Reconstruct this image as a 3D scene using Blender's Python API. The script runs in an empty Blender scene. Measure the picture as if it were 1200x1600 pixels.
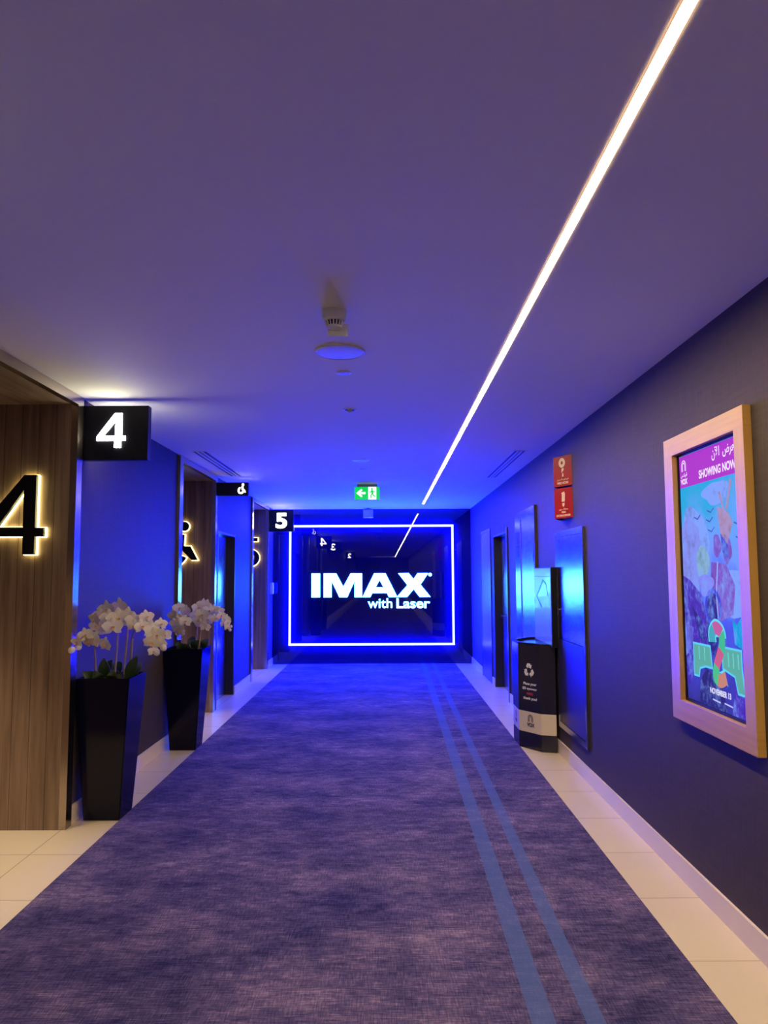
import bpy, bmesh, math, random
from mathutils import Vector, Matrix
random.seed(7)
S = bpy.context.scene
COL = S.collection
PI = math.pi

# ------------------------------------------------------------------ camera, world, exposure
cam_d = bpy.data.cameras.new('camera')
cam = bpy.data.objects.new('camera', cam_d)
COL.objects.link(cam)
S.camera = cam
cam_d.sensor_fit = 'VERTICAL'
cam_d.sensor_height = 36.0
cam_d.lens = 36.0 * 1155.0 / 1600.0
cam_d.clip_start = 0.05
PITCH, YAW, ROLL = math.atan(98 / 1155), math.atan(2 / 1155), math.radians(0.25)
_m = Matrix.Rotation(YAW, 3, 'Z') @ Matrix.Rotation(PITCH, 3, 'X') @ Matrix.Rotation(ROLL, 3, 'Y')
cam.matrix_world = Matrix.Translation((0, 0, 1.6)) @ (_m @ Matrix.Rotation(PI / 2, 3, 'X')).to_4x4()

w = bpy.data.worlds.new('world')
S.world = w
w.use_nodes = True
w.node_tree.nodes['Background'].inputs[0].default_value = (0.02, 0.02, 0.025, 1)
w.node_tree.nodes['Background'].inputs[1].default_value = 0.2

vs = S.view_settings
S.display_settings.display_device = 'sRGB'
vs.view_transform = 'Standard'
vs.look = 'None'
vs.exposure = 0.0
vs.gamma = 1.0
vs.use_curve_mapping = False
S.cycles.max_bounces = 10
S.cycles.diffuse_bounces = 6
S.cycles.sample_clamp_indirect = 8.0

# light levels of the place's own lamps
WARM = ((1.0, 0.78, 0.45), 236.0)      # ceiling light line
BLUE = ((0.0016, 0.0022, 1.0), 1000.0) # tube frame on the end wall
CYAN = ((0.04, 0.25, 1.0), 36.0)       # white-blue letters
SIGNW = ((1.0, 0.95, 0.78), 32.0)      # lit numbers of the hanging signs
HALO = ((1.0, 0.86, 0.33), 11.0)        # light behind the big wall numerals

DOWN = ((1.0, 0.80, 0.58), 225.0)      # recessed downlights in the portals

# room dimensions
XL, XR, ZC, YE, YB = -2.055, 1.56, 2.80, 13.5, -24.0


# ------------------------------------------------------------------ materials
def lin(c):
    return tuple((x / 255 / 12.92) if x / 255 <= 0.04045 else ((x / 255 + 0.055) / 1.055) ** 2.4 for x in c)


def mat(name, col=(0.5, 0.5, 0.5), rough=0.5, metal=0.0, spec=0.5, coat=0.0, aniso=0.0):
    m = bpy.data.materials.new(name)
    m.use_nodes = True
    b = m.node_tree.nodes['Principled BSDF']
    b.inputs['Base Color'].default_value = (*col, 1)
    b.inputs['Roughness'].default_value = rough
    b.inputs['Metallic'].default_value = metal
    b.inputs['Specular IOR Level'].default_value = spec
    b.inputs['Coat Weight'].default_value = coat
    b.inputs['Anisotropic'].default_value = aniso
    return m


def emis(name, col, strength):
    m = bpy.data.materials.new(name)
    m.use_nodes = True
    nt = m.node_tree
    b = nt.nodes['Principled BSDF']
    b.inputs['Base Color'].default_value = (0.02, 0.02, 0.02, 1)
    b.inputs['Emission Color'].default_value = (*col, 1)
    b.inputs['Emission Strength'].default_value = strength
    return m


def screen_mat(name, rgb, k=1.0):
    m = emis(name, lin(rgb), k)
    m.node_tree.nodes['Principled BSDF'].inputs['Specular IOR Level'].default_value = 0.0
    return m


class NT:
    def __init__(s, m):
        s.nt = m.node_tree
        s.b = s.nt.nodes['Principled BSDF']

    def n(s, t, **kw):
        nd = s.nt.nodes.new(t)
        for k, v in kw.items():
            setattr(nd, k, v)
        return nd

    def l(s, a, b):
        s.nt.links.new(a, b)

    def coords(s, scale=(1, 1, 1), loc=(0, 0, 0)):
        if not hasattr(s, 'geo'):
            s.geo = s.n('ShaderNodeNewGeometry')
        mp = s.n('ShaderNodeMapping')
        mp.inputs['Scale'].default_value = scale
        mp.inputs['Location'].default_value = loc
        s.l(s.geo.outputs['Position'], mp.inputs['Vector'])
        return mp.outputs['Vector']

    def noise(s, scale, loc=(0, 0, 0), detail=4, rough=0.55):
        t = s.n('ShaderNodeTexNoise')
        t.inputs['Scale'].default_value = 1.0
        t.inputs['Detail'].default_value = detail
        t.inputs['Roughness'].default_value = rough
        s.l(s.coords(scale, loc), t.inputs['Vector'])
        return t.outputs['Fac']

    def ramp(s, fac, stops):
        r = s.n('ShaderNodeValToRGB')
        e = r.color_ramp.elements
        while len(e) < len(stops):
            e.new(0.5)
        for i, (p, c) in enumerate(stops):
            e[i].position = p
            e[i].color = (*c, 1) if len(c) == 3 else c
        s.l(fac, r.inputs['Fac'])
        return r.outputs['Color']

    def math(s, op, a, b=None, clamp=False):
        nd = s.n('ShaderNodeMath', operation=op, use_clamp=clamp)
        for i, x in enumerate((a, b)):
            if x is None:
                continue
            if isinstance(x, (int, float)):
                nd.inputs[i].default_value = x
            else:
                s.l(x, nd.inputs[i])
        return nd.outputs[0]

    def mix(s, fac, a, b, mode='MIX'):
        nd = s.n('ShaderNodeMix', data_type='RGBA', blend_type=mode)
        for sock, x in ((nd.inputs[0], fac), (nd.inputs[6], a), (nd.inputs[7], b)):
            if isinstance(x, (int, float)):
                sock.default_value = x
            elif isinstance(x, tuple):
                sock.default_value = (*x, 1)
            else:
                s.l(x, sock)
        return nd.outputs[2]

    def bump(s, h, strength=0.2, dist=0.01):
        nd = s.n('ShaderNodeBump')
        nd.inputs['Strength'].default_value = strength
        nd.inputs['Distance'].default_value = dist
        s.l(h, nd.inputs['Height'])
        s.l(nd.outputs['Normal'], s.b.inputs['Normal'])


def wood_mat(name, dark, lightc, across='X', plank=0.113, off=0.0, rough=0.42):
    m = mat(name, dark, rough)
    t = NT(m)
    sep = t.n('ShaderNodeSeparateXYZ')
    t.coords()
    t.l(t.geo.outputs['Position'], sep.inputs[0])
    ax = sep.outputs[across]
    sc = {'X': (26, 1.3, 1.3), 'Y': (1.3, 26, 1.3), 'Z': (1.3, 1.3, 40)}[across]
    sc2 = {'X': (120, 4, 4), 'Y': (4, 120, 4), 'Z': (4, 4, 160)}[across]
    n1, n2 = t.noise(sc, detail=5), t.noise(sc2, (3, 1, 2), 3)
    f = t.math('ADD', t.math('MULTIPLY', n1, 0.75), t.math('MULTIPLY', n2, 0.3))
    if plank:
        pid = t.math('FLOOR', t.math('DIVIDE', t.math('ADD', ax, off), plank))
        wn = t.n('ShaderNodeTexWhiteNoise', noise_dimensions='1D')
        t.l(pid, wn.inputs['W'])
        f = t.math('ADD', f, t.math('MULTIPLY', t.math('SUBTRACT', wn.outputs['Value'], 0.5), 0.22))
    c = t.ramp(f, [(0.25, dark), (0.55, tuple((a + b) / 2 for a, b in zip(dark, lightc))), (0.85, lightc)])
    if plank:
        fr = t.math('FRACT', t.math('DIVIDE', t.math('ADD', ax, off), plank))
        g = t.math('LESS_THAN', fr, 0.035)
        c = t.mix(t.math('MULTIPLY', g, 0.75), c, (0.012, 0.007, 0.004))
        t.bump(t.math('SUBTRACT', 1.0, g), 0.5, 0.004)
    t.l(c, t.b.inputs['Base Color'])
    return m


M = {}
# beige floor tiles, 60 cm
m = mat('floor_tile', (0.59, 0.50, 0.36), 0.27, spec=0.25)
t = NT(m)
br = t.n('ShaderNodeTexBrick', offset=0.0, squash=1.0)
t.l(t.coords((1, 1, 1), (2.06, -0.21, 0)), br.inputs['Vector'])
br.inputs['Scale'].default_value = 1.0
br.inputs['Mortar Size'].default_value = 0.0025
br.inputs['Mortar Smooth'].default_value = 0.1
br.inputs['Brick Width'].default_value = 4.8
br.inputs['Row Height'].default_value = 0.6
br.inputs['Color1'].default_value = (0.59, 0.50, 0.365, 1)
br.inputs['Color2'].default_value = (0.57, 0.48, 0.35, 1)
br.inputs['Mortar'].default_value = (0.25, 0.21, 0.16, 1)
cl = t.noise((1.5, 1.5, 1.5), detail=3)
t.l(t.mix(t.math('MULTIPLY', cl, 0.16), br.outputs['Color'], (0.48, 0.40, 0.28)), t.b.inputs['Base Color'])
M['tile'] = m

# distressed mauve carpet with two blue stripes
m = mat('carpet_pile', (0.1, 0.08, 0.1), 0.95, spec=0.1)
t = NT(m)
big = t.noise((1.5, 2.3, 1), detail=8, rough=0.66)
mid = t.noise((7, 17, 1), (2, 9, 0), 5, 0.7)
fx = t.noise((12, 150, 1), (1, 2, 0), 3, 0.65)
fy = t.noise((170, 16, 1), (5, 3, 0), 3, 0.65)
f = t.math('ADD', t.math('MULTIPLY', big, 1.2), t.math('MULTIPLY', fx, 0.95))
f = t.math('ADD', f, t.math('MULTIPLY', fy, 0.75))
f = t.math('ADD', f, t.math('MULTIPLY', mid, 0.85))
c = t.ramp(t.math('SUBTRACT', f, 1.38), [(0.20, (0.018, 0.017, 0.055)), (0.46, (0.066, 0.050, 0.108)), (0.62, (0.108, 0.080, 0.140)), (0.90, (0.27, 0.19, 0.25))])
sep = t.n('ShaderNodeSeparateXYZ')
t.l(t.geo.outputs['Position'], sep.inputs[0])
xs = t.math('SUBTRACT', sep.outputs['X'], t.math('MULTIPLY', t.math('SUBTRACT', sep.outputs['Y'], 2.8), 0.0105))
xs = t.math('ADD', xs, t.math('MULTIPLY', t.math('SUBTRACT', fx, 0.5), 0.012))
s1 = t.math('MULTIPLY', t.math('GREATER_THAN', xs, 0.512), t.math('LESS_THAN', xs, 0.600))
s2 = t.math('MULTIPLY', t.math('GREATER_THAN', xs, 0.708), t.math('LESS_THAN', xs, 0.778))
st = t.math('MULTIPLY', t.math('ADD', s1, s2, True), 0.9)
sc = t.mix(0.25, (0.062, 0.105, 0.25), c)
t.l(t.mix(st, c, sc), t.b.inputs['Base Color'])
t.bump(t.math('ADD', fx, fy), 0.35, 0.004)
M['carpet'] = m

# dark plum fibre wallpaper
m = mat('wallpaper', (0.09, 0.07, 0.085), 0.62, spec=0.12)
t = NT(m)
v = t.noise((150, 150, 5), detail=3)
hh = t.noise((8, 8, 90), (2, 1, 4), 3)
f = t.math('ADD', t.math('MULTIPLY', v, 0.6), t.math('MULTIPLY', hh, 0.4))
t.l(t.ramp(f, [(0.3, (0.044, 0.033, 0.030)), (0.7, (0.070, 0.053, 0.047))]), t.b.inputs['Base Color'])
t.bump(f, 0.15, 0.003)
M['wall'] = m

m = mat('ceiling_paint', (0.80, 0.78, 0.66), 0.75, spec=0.2)
t = NT(m)
t.bump(t.noise((60, 60, 60)), 0.04, 0.002)
M['ceiling'] = m

M['blackglass'] = mat('black_gloss_panel', (0.003, 0.003, 0.018), 0.0, spec=0.5)  # blue in the base colour stands in for veiling haze over the black
M['base'] = mat('skirting_tile', (0.72, 0.60, 0.50), 0.3)
M['woodx'] = wood_mat('walnut_boards', (0.115, 0.068, 0.042), (0.36, 0.25, 0.165), 'X', 0.113, 2.06)
M['woody'] = wood_mat('walnut_boards_back', (0.115, 0.068, 0.042), (0.36, 0.25, 0.165), 'Y', 0.113, 0.0)
M['oakz'] = wood_mat('oak_rail_across', (0.36, 0.19, 0.045), (0.50, 0.29, 0.08), 'Z', 0, 0, 0.4)
M['oaky'] = wood_mat('oak_rail_upright', (0.36, 0.19, 0.045), (0.50, 0.29, 0.08), 'Y', 0, 0, 0.4)


def steel(name, col, rough):
    m = mat(name, col, rough, 1.0)
    t = NT(m)
    n = t.noise((400, 400, 3), detail=2)
    t.bump(n, 0.05, 0.002)
    return m


M['steel'] = steel('brushed_steel', (0.36, 0.36, 0.42), 0.21)
M['steel_soft'] = steel('soft_brushed_steel', (0.36, 0.36, 0.42), 0.27)
M['steel_dark'] = steel('dull_steel', (0.11, 0.095, 0.11), 0.42)
M['bronze'] = steel('satin_trim', (0.44, 0.37, 0.31), 0.22)
M['painted'] = mat('painted_steel', (0.05, 0.04, 0.045), 0.28)
M['darkedge'] = mat('dark_brown_edge', (0.06, 0.035, 0.022), 0.5)
M['door_dark'] = mat('dark_door', (0.012, 0.010, 0.014), 0.35)
M['black'] = mat('black_satin', (0.005, 0.005, 0.010), 0.4, spec=0.2)
M['pot'] = mat('black_lacquer', (0.002, 0.002, 0.014), 0.12, spec=0.22)
M['soil'] = mat('dark_moss', (0.015, 0.017, 0.010), 0.95)
M['leaf'] = mat('orchid_leaf', (0.020, 0.040, 0.014), 0.4)
M['stem'] = mat('orchid_stem', (0.20, 0.13, 0.07), 0.6)
M['stake'] = mat('cane_stake', (0.36, 0.24, 0.14), 0.6)
M['lip'] = mat('orchid_lip', (0.62, 0.36, 0.12), 0.5)
m = mat('orchid_petal', (0.66, 0.58, 0.51), 0.6)
m.node_tree.nodes['Principled BSDF'].inputs['Subsurface Weight'].default_value = 0.15
M['petal'] = m
M['white'] = mat('white_plastic', (0.72, 0.70, 0.68), 0.45)
M['grille'] = mat('white_perforated_grille', (0.60, 0.58, 0.60), 0.55)
M['slot'] = mat('slot_black', (0.012, 0.012, 0.016), 0.6)
M['grey'] = mat('grey_plastic', (0.28, 0.28, 0.30), 0.5)
M['red'] = mat('red_plate', (0.36, 0.010, 0.014), 0.4, spec=0.25)
M['cream'] = mat('cream_print', (0.78, 0.62, 0.45), 0.5)
M['whiteprint'] = mat('white_print', (0.75, 0.72, 0.70), 0.5)
M['redprint'] = mat('red_print', (0.50, 0.03, 0.05), 0.5)
M['navyprint'] = mat('navy_print', (0.02, 0.02, 0.06), 0.5)
M['navy'] = mat('navy_board', (0.012, 0.011, 0.028), 0.22, spec=0.6)
M['cardwhite'] = mat('cream_band', (0.66, 0.56, 0.44), 0.45)
m = mat('light_blue_gloss_board', (0.16, 0.24, 0.50), 0.32, spec=0.5, coat=0.15)
M['board'] = m
M['darkline'] = mat('dark_blue_line', (0.01, 0.012, 0.06), 0.4)
M['chrome'] = mat('chrome', (0.75, 0.75, 0.77), 0.12, 1.0)
M['alu'] = mat('aluminium', (0.55, 0.53, 0.52), 0.35, 1.0)

M['e_warm'] = emis('warm_diffuser', *WARM)
M['e_fringe'] = emis('painted_glow_fringe', (1.0, 0.55, 0.30), 0.75)  # peach glow fringe beside the light line, painted as emission on its channel
M['e_blue'] = emis('blue_tube', *BLUE)
M['e_cyan'] = emis('letter_glow', *CYAN)
M['e_sign'] = emis('number_glow', *SIGNW)
M['e_sign_low'] = emis('number_glow_dimmed', SIGNW[0], SIGNW[1] * 0.45)
M['e_halo'] = emis('halo_glow', *HALO)
M['e_green'] = emis('exit_green', (0.0, 0.42, 0.06), 1.6)
M['e_white'] = emis('exit_white', (0.85, 1.0, 0.9), 1.4)


# ------------------------------------------------------------------ mesh helpers
def bm_box(bm, x0, x1, y0, y1, z0, z1):
    v = [bm.verts.new((x, y, z)) for x in (x0, x1) for y in (y0, y1) for z in (z0, z1)]
    for f in ((0, 1, 3, 2), (4, 6, 7, 5), (0, 4, 5, 1), (2, 3, 7, 6), (0, 2, 6, 4), (1, 5, 7, 3)):
        bm.faces.new([v[i] for i in f])
    return bm


def box(x0, x1, y0, y1, z0, z1, bevel=0.0):
    bm = bmesh.new()
    bm_box(bm, x0, x1, y0, y1, z0, z1)
    if bevel:
        bmesh.ops.bevel(bm, geom=bm.edges[:], offset=bevel, segments=2, affect='EDGES', profile=0.7)
    return bm


def boxes(lst):
    bm = bmesh.new()
    for b in lst:
        bm_box(bm, *b)
    return bm


def prism(pts, z0, z1):
    """vertical prism from a plan polygon"""
    bm = bmesh.new()
    a = [bm.verts.new((x, y, z0)) for x, y in pts]
    b = [bm.verts.new((x, y, z1)) for x, y in pts]
    n = len(pts)
    bm.faces.new(a[::-1])
    bm.faces.new(b)
    for i in range(n):
        bm.faces.new((a[i], a[(i + 1) % n], b[(i + 1) % n], b[i]))
    return bm


def lathe(prof, cx, cy, n=40):
    """prof: list of (r, z)"""
    bm = bmesh.new()
    rings = []
    for r, z in prof:
        if r < 1e-5:
            rings.append([bm.verts.new((cx, cy, z))])
        else:
            rings.append([bm.verts.new((cx + r * math.cos(2 * PI * k / n), cy + r * math.sin(2 * PI * k / n), z)) for k in range(n)])
    for a, b in zip(rings, rings[1:]):
        for k in range(n):
            q = [a[k % len(a)], a[(k + 1) % n % len(a)], b[(k + 1) % n % len(b)], b[k % len(b)]]
            u = []
            for v in q:
                if v not in u:
                    u.append(v)
            if len(u) > 2:
                bm.faces.new(u)
    return bm


def tube(path, radii, n=10, bm=None):
    bm = bm or bmesh.new()
    path = [Vector(p) for p in path]
    if isinstance(radii, (int, float)):
        radii = [radii] * len(path)
    rings = []
    for i, p in enumerate(path):
        d = (path[min(i + 1, len(path) - 1)] - path[max(i - 1, 0)]).normalized()
        a = d.cross(Vector((0.13, 0.31, 0.94)))
        if a.length < 0.05:
            a = d.cross(Vector((1, 0, 0)))
        a.normalize()
        b = d.cross(a)
        rings.append([bm.verts.new(p + radii[i] * (a * math.cos(2 * PI * k / n) + b * math.sin(2 * PI * k / n))) for k in range(n)])
    for a, b in zip(rings, rings[1:]):
        for k in range(n):
            bm.faces.new((a[k], a[(k + 1) % n], b[(k + 1) % n], b[k]))
    bm.faces.new(rings[0][::-1])
    bm.faces.new(rings[-1])
    return bm


def spline(pts, n=8):
    P = [Vector(p) for p in pts]
    P = [P[0] * 2 - P[1]] + P + [P[-1] * 2 - P[-2]]
    out = []
    for i in range(1, len(P) - 2):
        for k in range(n):
            u = k / n
            out.append(0.5 * ((2 * P[i]) + (P[i + 1] - P[i - 1]) * u + (2 * P[i - 1] - 5 * P[i] + 4 * P[i + 1] - P[i + 2]) * u * u
                              + (3 * P[i] - P[i - 1] - 3 * P[i + 1] + P[i + 2]) * u ** 3))
    out.append(P[-2])
    return out


WLOC = {}


def obj(name, bm, material, parent=None, origin=None, smooth=False):
    """link bm (vertices in world coordinates) as ONE mesh object, its origin at `origin`, else at the parent's or its own base"""
    bmesh.ops.recalc_face_normals(bm, faces=bm.faces[:])
    if origin is None:
        if parent is not None:
            origin = WLOC[parent.name]
        else:
            xs = [v.co for v in bm.verts]
            origin = ((min(v.x for v in xs) + max(v.x for v in xs)) / 2, (min(v.y for v in xs) + max(v.y for v in xs)) / 2, min(v.z for v in xs))
    o3 = Vector(origin)
    bmesh.ops.translate(bm, verts=bm.verts[:], vec=-o3)
    me = bpy.data.meshes.new(name)
    bm.to_mesh(me)
    bm.free()
    if smooth:
        for p in me.polygons:
            p.use_smooth = True
        try:
            me.set_sharp_from_angle(angle=math.radians(40))
        except Exception:
            pass
    me.materials.append(material)
    o = bpy.data.objects.new(name, me)
    COL.objects.link(o)
    if parent is not None:
        o.parent = parent
        o.location = o3 - WLOC[parent.name]
    else:
        o.location = o3
    WLOC[o.name] = o3
    return o


def tag(o, label, cat, group=None):
    o['label'] = label
    o['category'] = cat
    if group:
        o['group'] = group
    return o


def thing(name, loc, label, cat, group=None):
    o = bpy.data.objects.new(name, None)
    o.empty_display_size = 0.1
    COL.objects.link(o)
    o.location = loc
    WLOC[o.name] = Vector(loc)
    return tag(o, label, cat, group)


def struct(name, bm, material, parent=None):
    o = obj(name, bm, material, parent, origin=(0, 0, 0) if parent is None else None)
    if parent is None:
        o['kind'] = 'structure'
    return o


FR = {'front': ((1, 0, 0), (0, 0, 1), (0, -1, 0)),     # read by someone looking along +Y
      'rear': ((-1, 0, 0), (0, 0, 1), (0, 1, 0)),      # read by someone looking along -Y
      'right': ((0, -1, 0), (0, 0, 1), (-1, 0, 0))}    # on the right-hand wall


def place(bm, frame, at):
    if isinstance(frame, str):
        frame = FR[frame]
    x, y, z = (Vector(a) for a in frame)
    mt = Matrix((x, y, z)).transposed().to_4x4()
    mt.translation = Vector(at)
    bm.transform(mt)
    return bm


def curve_bm(c):
    o = bpy.data.objects.new('tmp', c)
    COL.objects.link(o)
    dg = bpy.context.evaluated_depsgraph_get()
    me = bpy.data.meshes.new_from_object(o.evaluated_get(dg))
    bm = bmesh.new()
    bm.from_mesh(me)
    bpy.data.objects.remove(o)
    bpy.data.curves.remove(c)
    bpy.data.meshes.remove(me)
    return bm


def shape(loops, depth):
    """flat outline(s) with holes, extruded to local z 0..depth"""
    c = bpy.data.curves.new('tmp', 'CURVE')
    c.dimensions = '2D'
    c.fill_mode = 'BOTH'
    c.extrude = depth / 2
    for lp in loops:
        s = c.splines.new('POLY')
        s.points.add(len(lp) - 1)
        for p, (x, y) in zip(s.points, lp):
            p.co = (x, y, 0, 1)
        s.use_cyclic_u = True
    bm = curve_bm(c)
    bmesh.ops.translate(bm, verts=bm.verts[:], vec=(0, 0, depth / 2))
    return bm


def text(body, depth, x0, x1, y0, y1, bold=0.0, keep=False):
    """lettering fitted into the local rectangle x0..x1, y0..y1"""
    c = bpy.data.curves.new('tmp', 'FONT')
    c.body = body
    c.extrude = 0.05
    c.offset = bold
    c.resolution_u = 6
    bm = curve_bm(c)
    xs = [v.co.x for v in bm.verts]
    ys = [v.co.y for v in bm.verts]
    sx = (x1 - x0) / (max(xs) - min(xs))
    sy = (y1 - y0) / (max(ys) - min(ys))
    if keep:
        sx = min(sx, sy)
        x0 = (x0 + x1) / 2 - sx * (max(xs) - min(xs)) / 2
    for v in bm.verts:
        v.co = ((v.co.x - min(xs)) * sx + x0, (v.co.y - min(ys)) * sy + y0, (v.co.z + 0.05) / 0.1 * depth)
    return bm


def arc(cx, cy, r, a0, a1, n=24):
    return [(cx + r * math.cos(math.radians(a0 + (a1 - a0) * k / n)), cy + r * math.sin(math.radians(a0 + (a1 - a0) * k / n))) for k in range(n + 1)]


def circle(cx, cy, r, n=32):
    return arc(cx, cy, r, 0, 360, n)[:-1]


def ring_arc(cx, cy, ro, ri, a0, a1, n=24):
    return arc(cx, cy, ro, a0, a1, n) + arc(cx, cy, ri, a1, a0, n)


def stroke(pts, wd):
    """polygon of constant width along a polyline"""
    P = [Vector(p) for p in pts]
    L, Rr = [], []
    for i, p in enumerate(P):
        d1 = (P[i] - P[i - 1]).normalized() if i else None
        d2 = (P[i + 1] - P[i]).normalized() if i < len(P) - 1 else None
        d = ((d1 or d2) + (d2 or d1)).normalized()
        n = Vector((-d.y, d.x))
        k = 1.0
        if d1 and d2:
            k = min(1.8, 1 / max(0.3, n.dot(Vector((-d1.y, d1.x)))))
        L.append(tuple(p + n * wd / 2 * k))
        Rr.append(tuple(p - n * wd / 2 * k))
    return L + Rr[::-1]


def merge(*bms):
    out = bmesh.new()
    for b in bms:
        me = bpy.data.meshes.new('tmp')
        b.to_mesh(me)
        b.free()
        out.from_mesh(me)
        bpy.data.meshes.remove(me)
    return out


def grow(loop, d):
    """offset a closed polygon outwards by d (mitred)"""
    n = len(loop)
    area = sum(loop[i][0] * loop[(i + 1) % n][1] - loop[(i + 1) % n][0] * loop[i][1] for i in range(n))
    s = 1 if area > 0 else -1
    out = []
    for i in range(n):
        p0, p1, p2 = Vector(loop[i - 1]), Vector(loop[i]), Vector(loop[(i + 1) % n])
        a, b = (p1 - p0).normalized(), (p2 - p1).normalized()
        na, nb = Vector((a.y, -a.x)) * s, Vector((b.y, -b.x)) * s
        v = na + nb
        if v.length < 1e-4:
            v = na
        v.normalize()
        k = 1 / max(0.45, v.dot(na))
        out.append(tuple(p1 + v * d * k))
    return out


# ------------------------------------------------------------------ the setting
T = 0.25
struct('floor', box(-3.7, 2.2, YB - 0.3, YE + 0.3, -0.2, 0.0), M['tile'])
struct('ceiling', box(-3.7, 2.2, YB - 0.3, YE + 0.3, ZC, ZC + 0.2), M['ceiling'])
FARS = (4.82, 8.82, 12.82)          # far cheeks of the three wood-lined portals
PW = 1.435                          # clear width of a portal
DOORL = (9.02, 10.14, 2.15)         # left door recess: near, far, head
DOORR = (9.47, 10.73, 2.16)         # right door recess
PZ = 2.735                          # portal head
lw = []
y = YB
for k, yf in enumerate(FARS):
    yn = yf - PW
    if k == 2:
        lw += [(XL - T, XL, y, DOORL[0], 0, ZC), (XL - T, XL, DOORL[0], DOORL[1], DOORL[2], ZC),
               (XL - T, XL - 0.13, DOORL[0], DOORL[1], 0, DOORL[2]), (XL - T, XL, DOORL[1], yn - 0.031, 0, ZC)]
    else:
        lw.append((XL - T, XL, y, yn - 0.031, 0, ZC))
    lw.append((XL - T, XL, yn - 0.031, yf + 0.031, PZ + 0.03, ZC))
    y = yf + 0.031
lw.append((XL - T, XL, y, YE, 0, ZC))
struct('wall_left', boxes(lw), M['wall'])
struct('wall_right', boxes([(XR, XR + T, YB, DOORR[0], 0, ZC), (XR, XR + T, DOORR[0], DOORR[1], DOORR[2], ZC),
                            (XR + 0.13, XR + T, DOORR[0], DOORR[1], 0, DOORR[2]), (XR, XR + T, DOORR[1], YE, 0, ZC)]), M['wall'])
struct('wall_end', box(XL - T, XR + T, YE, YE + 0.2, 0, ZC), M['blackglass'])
struct('wall_back', box(XL - T, XR + T, YB - 0.2, YB, 0, ZC), M['wall'])

# skirting
bl, ys = [], YB
for k, yf in enumerate(FARS):
    yn = yf - PW - 0.115
    if k == 2:
        bl += [(XL, XL + 0.014, ys, DOORL[0] - 0.06, 0, 0.115), (XL, XL + 0.014, DOORL[1], yn, 0, 0.115)]
    else:
        bl.append((XL, XL + 0.014, ys, yn, 0, 0.115))
    ys = yf + 0.085
bl.append((XL, XL + 0.014, ys, YE, 0, 0.115))
struct('baseboard_left', boxes(bl), M['base'])
struct('baseboard_right', boxes([(XR - 0.014, XR, YB, 7.60, 0, 0.115), (XR - 0.014, XR, 8.76, DOORR[0] - 0.07, 0, 0.115),
                                 (XR - 0.014, XR, DOORR[1], 10.92, 0, 0.115), (XR - 0.014, XR, 12.0, YE, 0, 0.115)]), M['base'])

# wood-lined portals with a slim metal frame
AX = -3.3
for k, yf in enumerate(FARS):
    yn = yf - PW
    fr = struct('trim_%d' % (k + 1), boxes([
        (XL - 0.02, XL + 0.025, yf, yf + 0.085, 0, ZC - 0.002),
        (XL - 0.02, XL + 0.025, yn - 0.115, yn, 0, ZC - 0.002),
        (XL - 0.02, XL + 0.025, yn, yf, PZ, ZC - 0.002)]), M['bronze'])
    struct('wood_cheek', box(AX, XL - 0.02, yf, yf + 0.03, 0, PZ + 0.03), M['woodx'], fr)
    struct('wood_cheek', box(AX, XL - 0.02, yn - 0.03, yn, 0, PZ + 0.03), M['woodx'], fr)
    struct('wood_soffit', box(AX, XL - 0.02, yn, yf, PZ, PZ + 0.03), M['woodx'], fr)
    struct('wood_back', box(AX - 0.03, AX, yn - 0.03, yf + 0.03, 0, PZ + 0.03), M['woody'], fr)

# left door: steel leaf in a shallow recess with a black far jamb
d1 = struct('door_1', box(XL - 0.13, XL - 0.105, DOORL[0] + 0.002, DOORL[1] - 0.032, 0.008, DOORL[2] - 0.032), M['steel'])
struct('door_jamb', boxes([(XL - 0.13, XL - 0.002, DOORL[1] - 0.03, DOORL[1] - 0.001, 0, DOORL[2]),
                           (XL - 0.13, XL - 0.002, DOORL[0], DOORL[1] - 0.03, DOORL[2] - 0.03, DOORL[2] - 0.001)]), M['door_dark'], d1)
struct('door_post', box(XL - 0.002, XL + 0.02, DOORL[0] - 0.06, DOORL[0], 0, DOORL[2] + 0.05), M['darkedge'], d1)
# right door
d2 = struct('door_2', box(XR + 0.105, XR + 0.13, DOORR[0] + 0.002, DOORR[1] - 0.032, 0.008, DOORR[2] - 0.032), M['steel'])
struct('door_jamb', boxes([(XR + 0.002, XR + 0.13, DOORR[1] - 0.03, DOORR[1] - 0.001, 0, DOORR[2]),
                           (XR + 0.002, XR + 0.13, DOORR[0], DOORR[1] - 0.03, DOORR[2] - 0.03, DOORR[2] - 0.001)]), M['door_dark'], d2)
struct('door_post', box(XR - 0.02, XR + 0.002, DOORR[0] - 0.07, DOORR[0], 0, DOORR[2] + 0.04), M['painted'], d2)
struct('door_handle', merge(tube([(XR + 0.105, 10.45, 1.02), (XR + 0.055, 10.45, 1.02)], 0.011),
                            tube([(XR + 0.055, 10.46, 1.02), (XR + 0.055, 10.33, 1.02)], 0.011)), M['chrome'], d2)
# flush steel door further on
d3 = struct('door_3', box(XR - 0.012, XR - 0.001, 10.97, 11.95, 0.01, 2.24), M['painted'])
struct('door_frame', boxes([(XR - 0.016, XR - 0.001, 10.93, 10.968, 0, 2.28), (XR - 0.016, XR - 0.001, 11.952, 11.99, 0, 2.28),
                            (XR - 0.016, XR - 0.001, 10.968, 11.952, 2.242, 2.28)]), M['painted'], d3)

# carpet runner
tag(obj('carpet_runner', box(-1.748, 1.242, YB + 0.05, YE - 0.03, 0.0, 0.009), M['carpet']),
    'long mottled mauve carpet runner with two blue stripes on the tile floor', 'carpet')

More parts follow.
